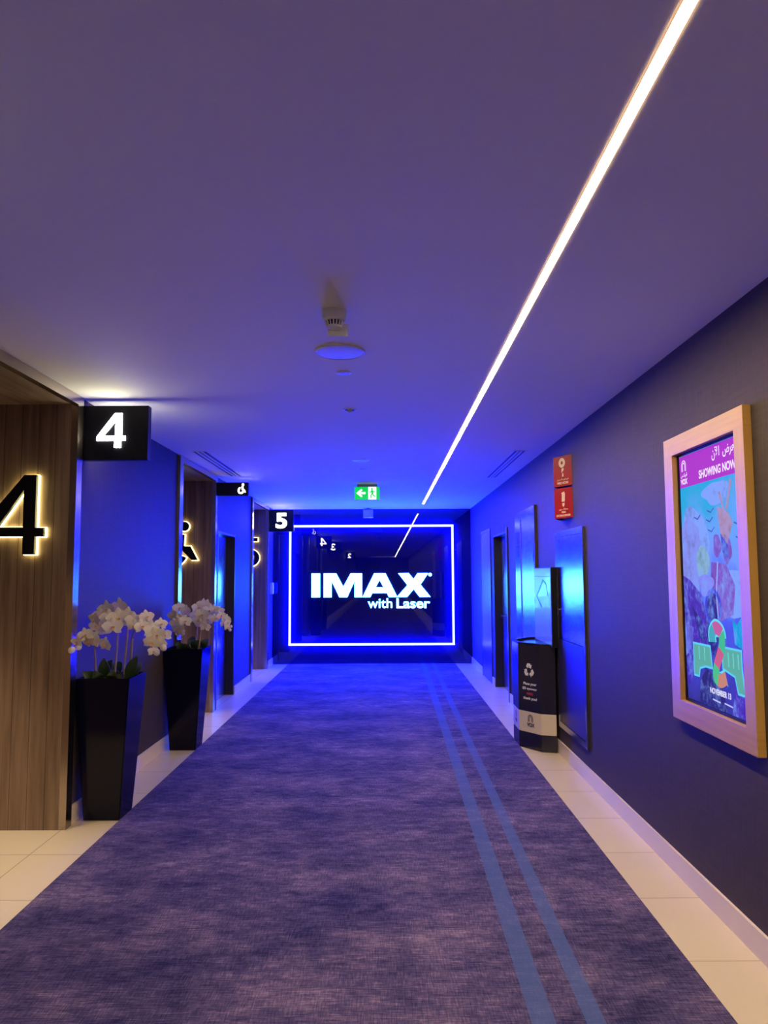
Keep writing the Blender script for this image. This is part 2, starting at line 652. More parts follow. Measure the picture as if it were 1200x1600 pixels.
# ------------------------------------------------------------------ lights
l = thing('ceiling_light_line', (0.645, 1.8, ZC), 'long thin warm white light line set in the ceiling', 'light')
for k, (ya, yb, q) in enumerate(((-23.0, 5.0, 1.0), (5.0, 8.6, 0.62), (8.6, 12.5, 0.22))):   # dimmed towards the end wall
    obj('diffuser', box(0.630, 0.660, ya, yb, ZC - 0.004, ZC - 0.001), emis('warm_diffuser', WARM[0], WARM[1] * q), l)
obj('channel', boxes([(0.625, 0.630, -23.0, 12.508, ZC - 0.005, ZC - 0.0005), (0.660, 0.665, -23.0, 12.508, ZC - 0.005, ZC - 0.0005),
                      (0.630, 0.660, 12.5, 12.508, ZC - 0.005, ZC - 0.0005)]), M['e_fringe'], l)

l = thing('ceiling_light_line', (0.2, -22.5, ZC), 'light line crossing the far ceiling behind the viewer, mirrored in the black end wall', 'light')
obj('diffuser', box(-0.9, 0.615, -22.515, -22.485, ZC - 0.004, ZC - 0.001), M['e_warm'], l)
obj('channel', boxes([(-0.9, 0.615, -22.523, -22.515, ZC - 0.005, ZC - 0.0005), (-0.9, 0.615, -22.485, -22.477, ZC - 0.005, ZC - 0.0005)]), M['e_fringe'], l)

FX0, FX1, FZ0, FZ1 = -1.735, 1.222, 0.352, 2.488
fr = thing('neon_frame', ((FX0 + FX1) / 2, YE, FZ0), 'glowing blue white rectangular tube frame around the big sign on the end wall', 'light frame')
YT, RT = YE - 0.035, 0.018
for a, b in (((FX0, FZ0), (FX1, FZ0)), ((FX0, FZ1), (FX1, FZ1))):
    obj('light_tube', tube([(a[0] - RT, YT, a[1]), (b[0] + RT, YT, b[1])], RT, 12), M['e_blue'], fr, smooth=True)
for x in (FX0, FX1):
    obj('light_tube', tube([(x, YT, FZ0 + RT), (x, YT, FZ1 - RT)], RT, 12), M['e_blue'], fr, smooth=True)
for x, z in [(FX0, 0.8), (FX0, 2.0), (FX1, 0.8), (FX1, 2.0), (-1.0, FZ0), (0.4, FZ0), (-1.0, FZ1), (0.4, FZ1)]:
    obj('clip', box(x - 0.008, x + 0.008, YE - 0.02, YE - 0.0005, z - 0.008, z + 0.008), M['alu'], fr)

# ------------------------------------------------------------------ the end-wall sign
sg = thing('illuminated_sign', (-0.27, YE, 1.0), 'glowing white IMAX with Laser lettering in the middle of the black end wall', 'sign')
fx = lambda cx: -1.548 + cx * 0.002141
fz = lambda cy: 1.815 - cy * 0.002134
pl = lambda L: [(fx(a), fz(b)) for a, b in L]
LET = [[[(95, 88), (166, 88), (166, 290), (95, 290)]],
       [[(198, 290), (198, 88), (304, 88), (364, 202), (427, 88), (523, 88), (523, 290), (460, 290), (460, 152), (398, 290), (332, 290), (265, 150), (265, 290)]],
       [[(527, 290), (627, 88), (722, 88), (822, 290), (751, 290), (734, 256), (610, 256), (593, 290)], [(672, 146), (706, 207), (638, 207)]],
       [[(830, 88), (919, 88), (960, 140), (996, 88), (1085, 88), (1018, 186), (1103, 290), (1011, 290), (960, 224), (905, 290), (818, 290), (908, 190)]]]
for L in LET:
    obj('letter', place(shape([pl(q) for q in L], 0.03), 'front', (0, YE - 0.002, 0)), M['e_cyan'], sg)
obj('registered_mark', place(shape([circle(fx(1101), fz(101), 0.030)], 0.02), 'front', (0, YE - 0.002, 0)), M['e_cyan'], sg)
obj('small_word', place(text('with', 0.02, -0.324, 0.118, 1.0, 1.175, 0.008), 'front', (0, YE - 0.002, 0)), M['e_cyan'], sg)
obj('small_word', place(text('Laser', 0.02, 0.196, 0.804, 0.995, 1.172, 0.018), 'front', (0, YE - 0.002, 0)), M['e_cyan'], sg)

# recessed downlights in the portal soffits
M['e_down'] = emis('downlight_lens', DOWN[0], 6.0)
for k, (yf, lab) in enumerate(zip(FARS, ('recessed downlight in the soffit of the nearest wood portal', 'recessed downlight in the soffit of the wheelchair portal',
                                         'recessed downlight in the soffit of the furthest portal'))):
    dx, dy = -2.72, yf - 0.86
    dl = thing('downlight', (dx, dy, PZ), lab, 'light', 'downlights in the portals')
    obj('ring', lathe([(0.040, PZ - 0.001), (0.050, PZ - 0.001), (0.050, PZ - 0.006), (0.043, PZ - 0.006)], dx, dy, 28), M['alu'], dl, smooth=True)
    obj('lens', lathe([(0, PZ - 0.002), (0.042, PZ - 0.002)], dx, dy, 28), M['e_down'], dl)
    ld = bpy.data.lights.new('downlight_beam', 'SPOT')
    ld.color = DOWN[0]
    ld.energy = DOWN[1] * (1.0, 0.65, 0.35)[k]
    ld.spot_size = math.radians(62)
    ld.spot_blend = 0.7
    ld.shadow_soft_size = 0.035
    lo_ = bpy.data.objects.new('beam', ld)
    COL.objects.link(lo_)
    lo_.parent = dl
    lo_.location = (0, 0, -0.012)

# ------------------------------------------------------------------ hanging number signs
FOUR = [[(0.62, 1.0), (0.87, 1.0), (0.87, 0.34), (1.0, 0.34), (1.0, 0.205), (0.85, 0.205), (0.85, 0.0), (0.62, 0.0), (0.62, 0.205), (0.0, 0.205), (0.0, 0.31)],
        [(0.65, 0.77), (0.64, 0.34), (0.23, 0.34)]]


def fit(loops, x0, x1, y0, y1):
    return [[(x0 + a * (x1 - x0), y0 + b * (y1 - y0)) for a, b in L] for L in loops]


def wheelchair():
    """accessibility figure in a 1 x 1.1 box, origin bottom left"""
    s = lambda cx, cy: ((cx + 150) / 460, (640 - cy) / 460)
    head = [s(147 + 56 * math.cos(a * PI / 12), 170 - 56 * math.sin(a * PI / 12)) for a in range(24)]
    body = [s(*p) for p in [(70, 258), (155, 264), (148, 396), (222, 398), (310, 560), (240, 562), (92, 412), (60, 330)]]
    wheel = [s(20 + r * math.cos(math.radians(a)), 465 + r * math.sin(math.radians(a))) for r, a in
             [(170, 22 + k * 9) for k in range(27)] + [(98, 256 - k * 9) for k in range(27)]]
    return [head, body, wheel]


def hall_sign(y, x1, z0, z1, glyph, gx0, gx1, gz0, gz1, label, glow='e_sign', name='hall_sign'):
    s = thing(name, (XL, y, z1), label, 'sign', 'hanging signs along the left wall')
    th = 0.035
    obj('panel', box(XL + 0.001, x1, y - th, y + th, z0, z1, 0.004), M['black'], s)
    for side in ('front', 'rear'):
        yy = y - th + 0.001 if side == 'front' else y + th - 0.001
        sx = 1 if side == 'front' else -1
        a, b = (gx0, gx1) if sx > 0 else (-gx1, -gx0)
        if glyph == '4':
            g = shape(fit(FOUR, a, b, gz0, gz1), 0.008)
        elif glyph == 'wheelchair':
            g = merge(*[shape([q], 0.008) for q in fit(wheelchair(), a, b, gz0, gz0 + (gz1 - gz0) / 1.14)])
        else:
            g = text(glyph, 0.008, a, b, gz0, gz1, 0.03)
        obj('lit_number', place(g, side, (0, yy, 0)), M[glow], s)
    return s


hall_sign(4.965, -1.602, 2.380, 2.750, '4', -1.946, -1.752, 2.462, 2.697, 'large black hanging sign with lit white number 4 on the left wall')
hall_sign(8.965, -1.665, 2.565, 2.728, 'wheelchair', -1.790, -1.695, 2.585, 2.712, 'shallow black hanging sign with small lit wheelchair symbol', 'e_sign_low')
hall_sign(12.98, -1.612, 2.360, 2.746, '5', -1.922, -1.727, 2.418, 2.690, 'black hanging sign with lit white number 5 in front of the end wall', 'e_sign_low')
hall_sign(0.965, -1.602, 2.380, 2.750, '3', -1.936, -1.762, 2.462, 2.697, 'black hanging sign with lit number 3, mirrored in the black end wall')
hall_sign(-11.035, -1.602, 2.380, 2.750, '2', -1.936, -1.762, 2.462, 2.697, 'black hanging sign with lit number 2, mirrored in the black end wall')


# ------------------------------------------------------------------ big halo-lit wall numerals
def halo(y, parts, halos, label, ang):
    s = thing('wall_numeral', ((parts_x[0] + parts_x[1]) / 2, y, 1.74), label, 'sign', 'halo lit signs on the wood cheeks')
    obj('face', place(parts, 'front', (0, y - 0.022, 0)), M['black'], s)
    obj('halo_light', place(halos, 'front', (0, y - 0.003, 0)), M['e_halo'], s)
    return s


B4 = [[(-2.348, 2.257), (-2.268, 2.257), (-2.268, 1.913), (-2.212, 1.913), (-2.212, 1.856), (-2.268, 1.856), (-2.268, 1.740), (-2.345, 1.740), (-2.345, 1.856),
       (-2.620, 1.856), (-2.620, 1.922)], [(-2.347, 2.158), (-2.347, 1.917), (-2.512, 1.917)]]
parts_x = (-2.62, -2.21)
halo(4.82, shape(B4, 0.03), shape([grow(B4[0], 0.004), grow(B4[1], -0.004)], 0.019), 'large black halo lit number 4 on the nearest wood cheek', 0)
wc = [[(-2.70 + a * 0.474, 1.70 + b * 0.474) for a, b in L] for L in wheelchair()]
parts_x = (-2.7, -2.22)
halo(8.82, merge(*[shape([q], 0.03) for q in wc]), merge(*[shape([grow(q, 0.004)], 0.019) for q in wc]),
     'black halo lit wheelchair symbol on the wood cheek behind the orchids', 0)
parts_x = (-2.52, -2.175)
halo(12.82, text('5', 0.03, -2.52, -2.176, 1.742, 2.246, 0.0), text('5', 0.019, -2.525, -2.171, 1.737, 2.251, 0.006),
     'black halo lit number 5 on the furthest wood cheek', 0)

# ------------------------------------------------------------------ ceiling fittings
s = thing('smoke_detector', (-0.230, 3.29, ZC), 'white round smoke detector hanging nearest on the ceiling', 'smoke detector')
obj('base', lathe([(0.0, ZC - 0.0005), (0.056, ZC - 0.0005), (0.056, ZC - 0.012), (0.053, ZC - 0.040), (0.046, ZC - 0.046), (0.0, ZC - 0.046)], -0.230, 3.29), M['white'], s, smooth=True)
obj('sensing_chamber', lathe([(0.0, ZC - 0.044), (0.034, ZC - 0.044), (0.034, ZC - 0.072), (0.0, ZC - 0.072)], -0.230, 3.29), M['slot'], s, smooth=True)
rb = bmesh.new()
for k in range(16):
    a = 2 * PI * k / 16
    p = Vector((-0.230 + 0.041 * math.cos(a), 3.29 + 0.041 * math.sin(a), 0))
    q = Vector((-0.230 + 0.033 * math.cos(a), 3.29 + 0.033 * math.sin(a), 0))
    tube([(p.x, p.y, ZC - 0.044), (q.x, q.y, ZC - 0.072)], 0.0035, 6, rb)
obj('cage', rb, M['white'], s)
obj('cap', lathe([(0.0, ZC - 0.069), (0.036, ZC - 0.069), (0.034, ZC - 0.078), (0.0, ZC - 0.083)], -0.230, 3.29), M['white'], s, smooth=True)
obj('name_tab', box(-0.262, -0.168, 3.325, 3.327, ZC - 0.105, ZC - 0.046), M['white'], s)

s = thing('ceiling_speaker', (-0.240, 3.895, ZC), 'large round white ceiling speaker just beyond the smoke detector', 'speaker')
obj('grille', lathe([(0, ZC - 0.012), (0.05, ZC - 0.0115), (0.10, ZC - 0.010), (0.126, ZC - 0.007)], -0.240, 3.895, 56), M['grille'], s, smooth=True)
obj('rim', lathe([(0.125, ZC - 0.0075), (0.128, ZC - 0.010), (0.134, ZC - 0.008), (0.135, ZC - 0.0005), (0.125, ZC - 0.0005)], -0.240, 3.895, 56), M['white'], s, smooth=True)


def disc(name, x, y, r, label, cat, kind):
    s = thing(name, (x, y, ZC), label, cat, 'small round fittings along the ceiling')
    obj('rim', lathe([(r * 0.8, ZC - 0.006), (r, ZC - 0.005), (r, ZC - 0.0005), (r * 0.8, ZC - 0.0005)], x, y, 36), M['white'], s, smooth=True)
    if kind == 'plate':
        obj('cover_plate', lathe([(0, ZC - 0.009), (r * 0.78, ZC - 0.008), (r * 0.8, ZC - 0.003)], x, y, 36), M['grille'], s, smooth=True)
    else:
        obj('recess', lathe([(0, ZC - 0.002), (r * 0.8, ZC - 0.002)], x, y, 36), M['slot'], s)
        obj('sensor_lens', lathe([(0, ZC - 0.024), (r * 0.25, ZC - 0.021), (r * 0.42, ZC - 0.012), (r * 0.45, ZC - 0.002)], x, y, 24), M['white'], s, smooth=True)
    return s


disc('sprinkler_cover', -0.242, 4.31, 0.045, 'small flat ceiling disc right behind the large round speaker', 'sprinkler', 'plate')
disc('ceiling_sensor', -0.256, 5.30, 0.049, 'small ceiling sensor with dark ring, second small disc from the speaker', 'sensor', 'lens')
s = disc('ceiling_speaker', -0.253, 7.69, 0.095, 'far round ceiling speaker seen edge on before the exit sign', 'speaker', 'plate')
disc('sprinkler_cover', -0.250, 8.35, 0.048, 'small pale ceiling disc closest in front of the exit sign', 'sprinkler', 'plate')


def diffuser(x0, x1, y0, y1, label):
    s = thing('air_diffuser', ((x0 + x1) / 2, y0, ZC), label, 'air vent', 'slot air vents in the ceiling')
    z0, z1 = ZC - 0.005, ZC - 0.0004
    obj('backing', box(x0, x1, y0, y1, ZC - 0.0015, ZC - 0.0003), M['slot'], s)
    obj('border', boxes([(x0 - 0.012, x0, y0 - 0.012, y1 + 0.012, z0, z1), (x1, x1 + 0.012, y0 - 0.012, y1 + 0.012, z0, z1),
                         (x0, x1, y0 - 0.012, y0, z0, z1), (x0, x1, y1, y1 + 0.012, z0, z1)]), M['white'], s)
    n = 3
    for k in range(1, n):
        xc = x0 + (x1 - x0) * k / n
        obj('slot_bar', box(xc - 0.010, xc + 0.010, y0, y1, ZC - 0.008, ZC - 0.001), M['white'], s)


diffuser(-1.865, -1.735, 7.08, 8.88, 'slot air vent in the ceiling above the wheelchair portal on the left')
diffuser(1.265, 1.370, 7.13, 9.13, 'slot air vent in the ceiling beside the right wall')

# exit sign
s = thing('exit_sign', (-0.243, 9.79, ZC), 'green lit exit sign with white arrow hanging from the ceiling', 'exit sign')
obj('bracket', box(-0.375, -0.105, 9.765, 9.815, 2.768, ZC - 0.0005), M['grey'], s)
obj('housing', box(-0.412, -0.072, 9.772, 9.808, 2.588, 2.768, 0.003), M['white'], s)
obj('green_panel', box(-0.408, -0.076, 9.768, 9.7725, 2.596, 2.764), M['e_green'], s)
obj('white_panel', box(-0.226, -0.118, 9.7655, 9.769, 2.596, 2.764), M['e_white'], s)
AR = [(-0.385, 2.682), (-0.318, 2.738), (-0.300, 2.722), (-0.330, 2.697), (-0.262, 2.697), (-0.262, 2.667), (-0.330, 2.667), (-0.300, 2.642), (-0.318, 2.626)]
obj('arrow', place(shape([AR], 0.002), 'front', (0, 9.7685, 0)), M['e_white'], s)
rm = [circle(-0.176, 2.737, 0.013, 16), stroke([(-0.176, 2.722), (-0.170, 2.672)], 0.026), stroke([(-0.172, 2.715), (-0.196, 2.700), (-0.207, 2.678)], 0.011),
      stroke([(-0.172, 2.715), (-0.150, 2.695), (-0.132, 2.702)], 0.011), stroke([(-0.172, 2.674), (-0.190, 2.650), (-0.186, 2.614)], 0.014),
      stroke([(-0.168, 2.674), (-0.152, 2.646), (-0.128, 2.636)], 0.014)]
obj('running_figure', place(merge(*[shape([q], 0.002) for q in rm]), 'front', (0, 9.766, 0)), M['e_green'], s)

s = thing('sensor_box', (-0.31, 13.36, ZC), 'small box hanging from the ceiling in front of the end wall', 'sensor')
obj('case', box(-0.398, -0.224, 13.28, 13.44, 2.632, 2.770, 0.006), M['white'], s)
obj('mount', box(-0.345, -0.277, 13.33, 13.39, 2.765, ZC - 0.0005), M['grey'], s)

s = thing('wall_switch', (XL, 13.28, 1.27), 'small wall box beside the left edge of the black end wall', 'switch box')
obj('case', box(XL + 0.0005, XL + 0.045, 13.20, 13.34, 1.265, 1.465, 0.005), M['white'], s)
obj('face_plate', box(XL + 0.045, XL + 0.05, 13.215, 13.325, 1.285, 1.445), M['grille'], s)

# ------------------------------------------------------------------ right wall: poster display
s = thing('poster_display', (XR, 3.55, 0.843), 'oak framed lit film poster screen on the right wall', 'poster display')
PY0, PY1, PZ0, PZ1 = 3.105, 4.000, 0.845, 2.317
IY0, IY1, IZ0, IZ1 = 3.195, 3.890, 0.950, 2.222
FX = 1.522
for z0, z1 in ((PZ0, IZ0), (IZ1, PZ1)):
    obj('frame_rail', box(FX, XR - 0.001, PY0, PY1, z0, z1, 0.003), M['oakz'], s)
for y0, y1 in ((PY0, IY0), (IY1, PY1)):
    obj('frame_rail', box(FX, XR - 0.001, y0, y1, IZ0 - 0.001, IZ1 + 0.001, 0.002), M['oaky'], s)
obj('bezel', boxes([(XR - 0.012, XR - 0.001, IY0, IY1, IZ1 - 0.012, IZ1), (XR - 0.012, XR - 0.001, IY0, IY1, IZ0, IZ0 + 0.014),
                    (XR - 0.012, XR - 0.001, IY0, IY0 + 0.004, IZ0, IZ1), (XR - 0.012, XR - 0.001, IY1 - 0.014, IY1, IZ0, IZ1)]), M['black'], s)
sm = screen_mat('poster_sky', (70, 140, 245), 1.0)
t = NT(sm)
sep = t.n('ShaderNodeSeparateXYZ')
t.coords()
t.l(t.geo.outputs['Position'], sep.inputs[0])
zz = t.math('DIVIDE', t.math('SUBTRACT', sep.outputs['Z'], 0.95), 1.1)
nn = t.noise((1, 5, 4), detail=5)
g = t.math('ADD', zz, t.math('MULTIPLY', t.math('SUBTRACT', nn, 0.5), 0.55))
L = lambda *c: lin(c)
col = t.ramp(g, [(0.0, L(40, 40, 140)), (0.22, L(60, 60, 205)), (0.45, L(70, 90, 245)), (0.62, L(110, 150, 255)), (0.80, L(95, 160, 250)), (1.0, L(0, 165, 225))])
t.l(col, t.b.inputs['Emission Color'])
SX = XR - 0.004
scr = obj('screen', box(SX, XR - 0.0012, IY0 + 0.002, IY1 - 0.002, IZ0 + 0.002, IZ1 - 0.002), sm, s)
u = lambda y: -y                     # local x on the right wall
LAY = [0]


def layer(name, bm, rgb, k=1.0, lvl=1):
    ms = screen_mat(name, rgb, k)
    if name.endswith('_shape'):           # painterly variation inside each patch of the picture
        q = NT(ms)
        nz = q.noise((1, 9, 7), (lvl, 2, 5), 5, 0.65)
        fine = q.noise((1, 40, 30), (3, lvl, 1), 4, 0.6)
        ff = q.math('ADD', q.math('MULTIPLY', nz, 0.8), q.math('MULTIPLY', fine, 0.45))
        c0 = tuple(x * 0.55 for x in lin(rgb))
        q.l(q.ramp(ff, [(0.38, c0), (0.60, lin(rgb)), (0.86, lin((118, 160, 250)))]), q.b.inputs['Emission Color'])
    obj(name, place(bm, 'right', (SX - 0.00035 * lvl + 0.0003, 0, 0)), ms, scr)


def SP(cx, cy):
    """poster coordinates: 0..1 left to right, 0..1 top to bottom of the picture"""
    return (-(IY1 - 0.012) + cx * 0.68, 2.044 - cy * 1.085)


def sp(L):
    return [SP(a, b) for a, b in L]


def blob(cx, cy, rx, ry, n=28, wob=0.12, seed=0):
    r = random.Random(seed)
    ph = [r.uniform(0, 6) for _ in range(3)]
    return [SP(cx + rx * math.cos(a) * (1 + wob * math.sin(3 * a + ph[0]) + wob * 0.6 * math.sin(5 * a + ph[1])),
               cy + ry * math.sin(a) * (1 + wob * math.sin(3 * a + ph[0]) + wob * 0.6 * math.sin(5 * a + ph[1]))) for a in [2 * PI * k / n for k in range(n)]]


layer('banner', shape([[(-3.877, 2.044), (-3.198, 2.044), (-3.198, 2.208), (-3.877, 2.208)]], 0.0003), (172, 44, 205), 1.0)
# logo on the banner: nested arches over the word
ax, az = -3.822, 2.142


def arches(ax, az, w):
    out = []
    for ro, ri in ((0.5, 0.40), (0.30, 0.20)):
        out.append([(ax + ro * w, az - 0.5 * w)] + arc(ax, az, ro * w, 0, 180, 16) + [(ax - ro * w, az - 0.5 * w), (ax - ri * w, az - 0.5 * w)]
                   + arc(ax, az, ri * w, 180, 0, 16) + [(ax + ri * w, az - 0.5 * w)])
    return out


AW = (240, 225, 250)
layer('logo', merge(*[shape([q], 0.0003) for q in arches(ax, 2.158, 0.058)], text('\ufeb2\ufedb\ufeee\ufb6c', 0.0003, ax - 0.04, ax + 0.04, 2.096, 2.122, 0.01),
                    text('VOX', 0.0003, ax - 0.042, ax + 0.042, 2.060, 2.090, 0.045)), AW, 1.0, 2)
layer('headline', merge(text('\ufee5\ufef5\ufe8d  \ufebd\ufeae\ufecc\ufef3', 0.0003, -3.490, -3.246, 2.132, 2.196, 0.012),
                        text('SHOWING NOW', 0.0003, -3.640, -3.252, 2.066, 2.108, 0.028)), AW, 1.05, 2)
# plain scenery in the colours of the picture
layer('cloud_shape', merge(shape([blob(0.22, 0.24, 0.24, 0.13, seed=1)], 0.0003), shape([blob(0.80, 0.50, 0.22, 0.10, seed=2)], 0.0003),
                           shape([blob(0.60, 0.06, 0.2, 0.05, seed=5)], 0.0003)), (125, 160, 255), 1.0, 1)
layer('pale_hill_shape', shape([sp([(0, 0.20), (0.12, 0.14), (0.3, 0.20), (0.36, 0.36), (0.28, 0.46), (0.3, 0.58), (0, 0.62)])], 0.0003), (128, 140, 240), 1.0, 2)
layer('violet_rock_shape', merge(shape([sp([(0.0, 0.42), (0.12, 0.44), (0.3, 0.50), (0.42, 0.62), (0.40, 0.74), (0.2, 0.80), (0.06, 0.92), (0, 0.94)])], 0.0003),
                                 shape([sp([(1, 0.66), (0.86, 0.72), (0.8, 0.84), (0.72, 1.0), (1, 1.0)])], 0.0003)), (70, 40, 190), 1.0, 3)
layer('mint_round_shape', shape([blob(0.36, 0.36, 0.11, 0.075, wob=0.05, seed=3)], 0.0003), (130, 175, 215), 1.0, 4)
layer('rose_shape', merge(shape([blob(0.60, 0.29, 0.06, 0.05, wob=0.1, seed=4)], 0.0003), shape([blob(0.75, 0.31, 0.06, 0.06, wob=0.1, seed=8)], 0.0003),
                          shape([sp([(0.5, 0.36), (0.72, 0.37), (0.84, 0.46), (0.80, 0.58), (0.58, 0.62), (0.46, 0.50)])], 0.0003)), (122, 84, 205), 1.0, 4)
layer('dark_trunk_shape', merge(shape([sp([(0.42, 0.46), (0.56, 0.50), (0.60, 0.66), (0.50, 0.78), (0.36, 0.70)])], 0.0003),
                                shape([sp([(0.14, 0.56), (0.30, 0.62), (0.36, 0.72), (0.26, 0.70)])], 0.0003)), (38, 30, 150), 1.0, 5)
bx = [sp([(0.62, 0.12), (0.78, 0.15), (0.84, 0.20), (0.76, 0.29), (0.66, 0.24)]), stroke(sp([(0.66, 0.06), (0.72, 0.14)]), 0.016), stroke(sp([(0.84, 0.02), (0.76, 0.14)]), 0.022)]
layer('basket_shape', merge(*[shape([q], 0.0003) for q in bx]), (168, 140, 190), 1.0, 4)
layer('basket_base_shape', shape([sp([(0.66, 0.24), (0.76, 0.29), (0.76, 0.36), (0.68, 0.32)])], 0.0003), (46, 60, 205), 1.0, 5)
for a, b in [(0.52, 0.13), (0.50, 0.17), (0.52, 0.215), (0.92, 0.20), (0.94, 0.26), (0.30, 0.15)]:
    layer('bird_shape', shape([stroke(sp([(a - 0.06, b), (a, b + 0.012), (a + 0.05, b - 0.006)]), 0.006)], 0.0003), (44, 66, 190), 1.0, 4)
layer('wheel_shape', shape([blob(0.50, 0.56, 0.13, 0.085, wob=0.0), blob(0.50, 0.56, 0.10, 0.064, wob=0.0)], 0.0003), (52, 70, 225), 1.0, 6)
layer('pale_beam_shape', shape([stroke(sp([(0.60, 0.36), (0.56, 0.50), (0.58, 0.64)]), 0.012)], 0.0003), (150, 165, 250), 1.0, 6)
layer('hill_ridge_shape', shape([sp([(0.0, 0.64), (0.16, 0.66), (0.10, 0.76), (0, 0.80)])], 0.0003), (98, 96, 225), 1.0, 5)
layer('puff_shape', shape([blob(0.40, 0.46, 0.12, 0.05, seed=11)], 0.0003), (128, 130, 245), 1.0, 6)
layer('teal_bag_shape', shape([sp([(0.78, 0.60), (0.84, 0.62), (0.90, 0.59), (0.92, 0.72), (0.80, 0.70)])], 0.0003), (0, 160, 235), 1.0, 5)
layer('dark_town_shape', shape([sp([(0.24, 0.90), (0.34, 0.83), (0.5, 0.86), (0.6, 0.90), (0.66, 1.0), (0.22, 1.0)])], 0.0003), (34, 30, 130), 1.0, 4)
# title: two green-yellow word blocks and a striped 2
tl = [sp([(0.15, 0.735), (0.42, 0.735), (0.44, 0.82), (0.34, 0.82), (0.24, 0.835), (0.22, 0.872), (0.15, 0.872)]),
      sp([(0.62, 0.727), (0.88, 0.727), (0.88, 0.80), (0.91, 0.895), (0.83, 0.895), (0.79, 0.83), (0.62, 0.81)])]
for q in tl:
    layer('title_edge', shape([grow(q, 0.010)], 0.0003), (90, 205, 245), 1.0, 6)
    layer('title_block', shape([q], 0.0003), (88, 170, 165), 1.0, 7)
for a in (0.24, 0.33, 0.70, 0.77, 0.84):
    layer('title_line', shape([stroke(sp([(a, 0.74), (a + 0.005, 0.80)]), 0.007)], 0.0003), (110, 215, 220), 1.0, 8)
two = spline([(*SP(0.545 + (a - 0.545) * 0.86, 0.645 + (b - 0.655) * 0.80), 0) for a, b in [(0.46, 0.735), (0.46, 0.685), (0.53, 0.655), (0.62, 0.68), (0.63, 0.74), (0.58, 0.80), (0.52, 0.86), (0.50, 0.92), (0.58, 0.935), (0.68, 0.91)]], 6)
two = [(p.x, p.y) for p in two]
layer('number_edge', shape([stroke(two, 0.084)], 0.0003), (96, 215, 245), 1.0, 8)
seg = len(two) // 6
for k, c in enumerate([(60, 165, 190), (190, 90, 165), (60, 185, 150), (200, 90, 140), (70, 190, 140), (195, 130, 120)]):
    layer('number_segment', shape([stroke(two[k * seg:(k + 1) * seg + 1 if k < 5 else None], 0.062)], 0.0003), c, 1.0, 9)
layer('date_text', text('NOVEMBER 13', 0.0003, SP(0.40, 0)[0], SP(0.72, 0)[0], SP(0, 0.934)[1], SP(0, 0.908)[1], 0.04), (215, 215, 250), 1.0, 9)
for a, b in ((0.44, 0.56), (0.62, 0.74)):
    layer('credit_line', shape([stroke(sp([(a, 0.958), (b, 0.962)]), 0.007)], 0.0003), (190, 190, 245), 1.0, 9)

# ------------------------------------------------------------------ right wall: red fire signs
def fire_sign(z0, z1, kind, label):
    yn, yf = 6.125, 6.545
    yc = (yn + yf) / 2
    xa = 1.455
    nm = 'fire_hose_sign' if kind == 'hose' else 'fire_extinguisher_sign'
    s = thing(nm, (XR, yc, z0), label, 'sign', 'red fire signs on the right wall')
    obj('near_plate', prism([(XR - 0.0005, yn), (xa, yc), (xa + 0.006, yc + 0.001), (XR - 0.0005, yn + 0.010)], z0, z1), M['red'], s)
    obj('far_plate', prism([(XR - 0.0005, yf), (xa, yc), (xa + 0.006, yc - 0.001), (XR - 0.0005, yf - 0.010)], z0, z1), M['red'], s)
    d = Vector((XR - xa, yn - yc, 0)).normalized()
    W = Vector((XR - xa, yn - yc, 0)).length
    nrm = d.cross(Vector((0, 0, 1)))
    frm = (d, Vector((0, 0, 1)), nrm)
    at = (xa, yc, z0)
    if kind == 'hose':
        pic = merge(shape([circle(W * 0.47, 0.200, 0.041), circle(W * 0.47, 0.200, 0.015)], 0.0015),
                    shape([[(W * 0.44, 0.115), (W * 0.56, 0.135), (W * 0.56, 0.155), (W * 0.45, 0.152)]], 0.0015),
                    shape([[(W * 0.47, 0.082), (W * 0.55, 0.082), (W * 0.53, 0.112), (W * 0.49, 0.112)]], 0.0015))
        txt = merge(text('\ufed6\ufef3\ufeae\ufea4\ufedf\ufe8d \ufee1\ufeee\ufec3\ufeae\ufea7', 0.0015, W * 0.17, W * 0.83, 0.045, 0.068, 0.01),
                    text('FIRE HOSE', 0.0015, W * 0.2, W * 0.8, 0.018, 0.038, 0.03))
    else:
        pic = merge(shape([[(W * 0.40, 0.215), (W * 0.56, 0.225), (W * 0.60, 0.205), (W * 0.58, 0.140), (W * 0.42, 0.140), (W * 0.43, 0.205)]], 0.0015),
                    shape([[(W * 0.44, 0.128), (W * 0.57, 0.128), (W * 0.56, 0.108), (W * 0.50, 0.094), (W * 0.45, 0.108)]], 0.0015))
        txt = merge(text('\ufed6\ufef3\ufeae\ufea3 \ufe93\ufe84\ufed4\ufec4\ufee3', 0.0015, W * 0.26, W * 0.74, 0.066, 0.086, 0.01),
                    text('FIRE', 0.0015, W * 0.40, W * 0.62, 0.044, 0.058, 0.03),
                    text('EXTINGUISHER', 0.0015, W * 0.12, W * 0.88, 0.014, 0.032, 0.03))
    obj('pictogram', place(pic, frm, at), M['cream'], s)
    obj('lettering', place(txt, frm, at), M['cream'], s)


fire_sign(2.342, 2.600, 'hose', 'upper red fire hose sign on the right wall')
fire_sign(2.070, 2.326, 'extinguisher', 'lower red fire extinguisher sign directly above the steel cabinet')

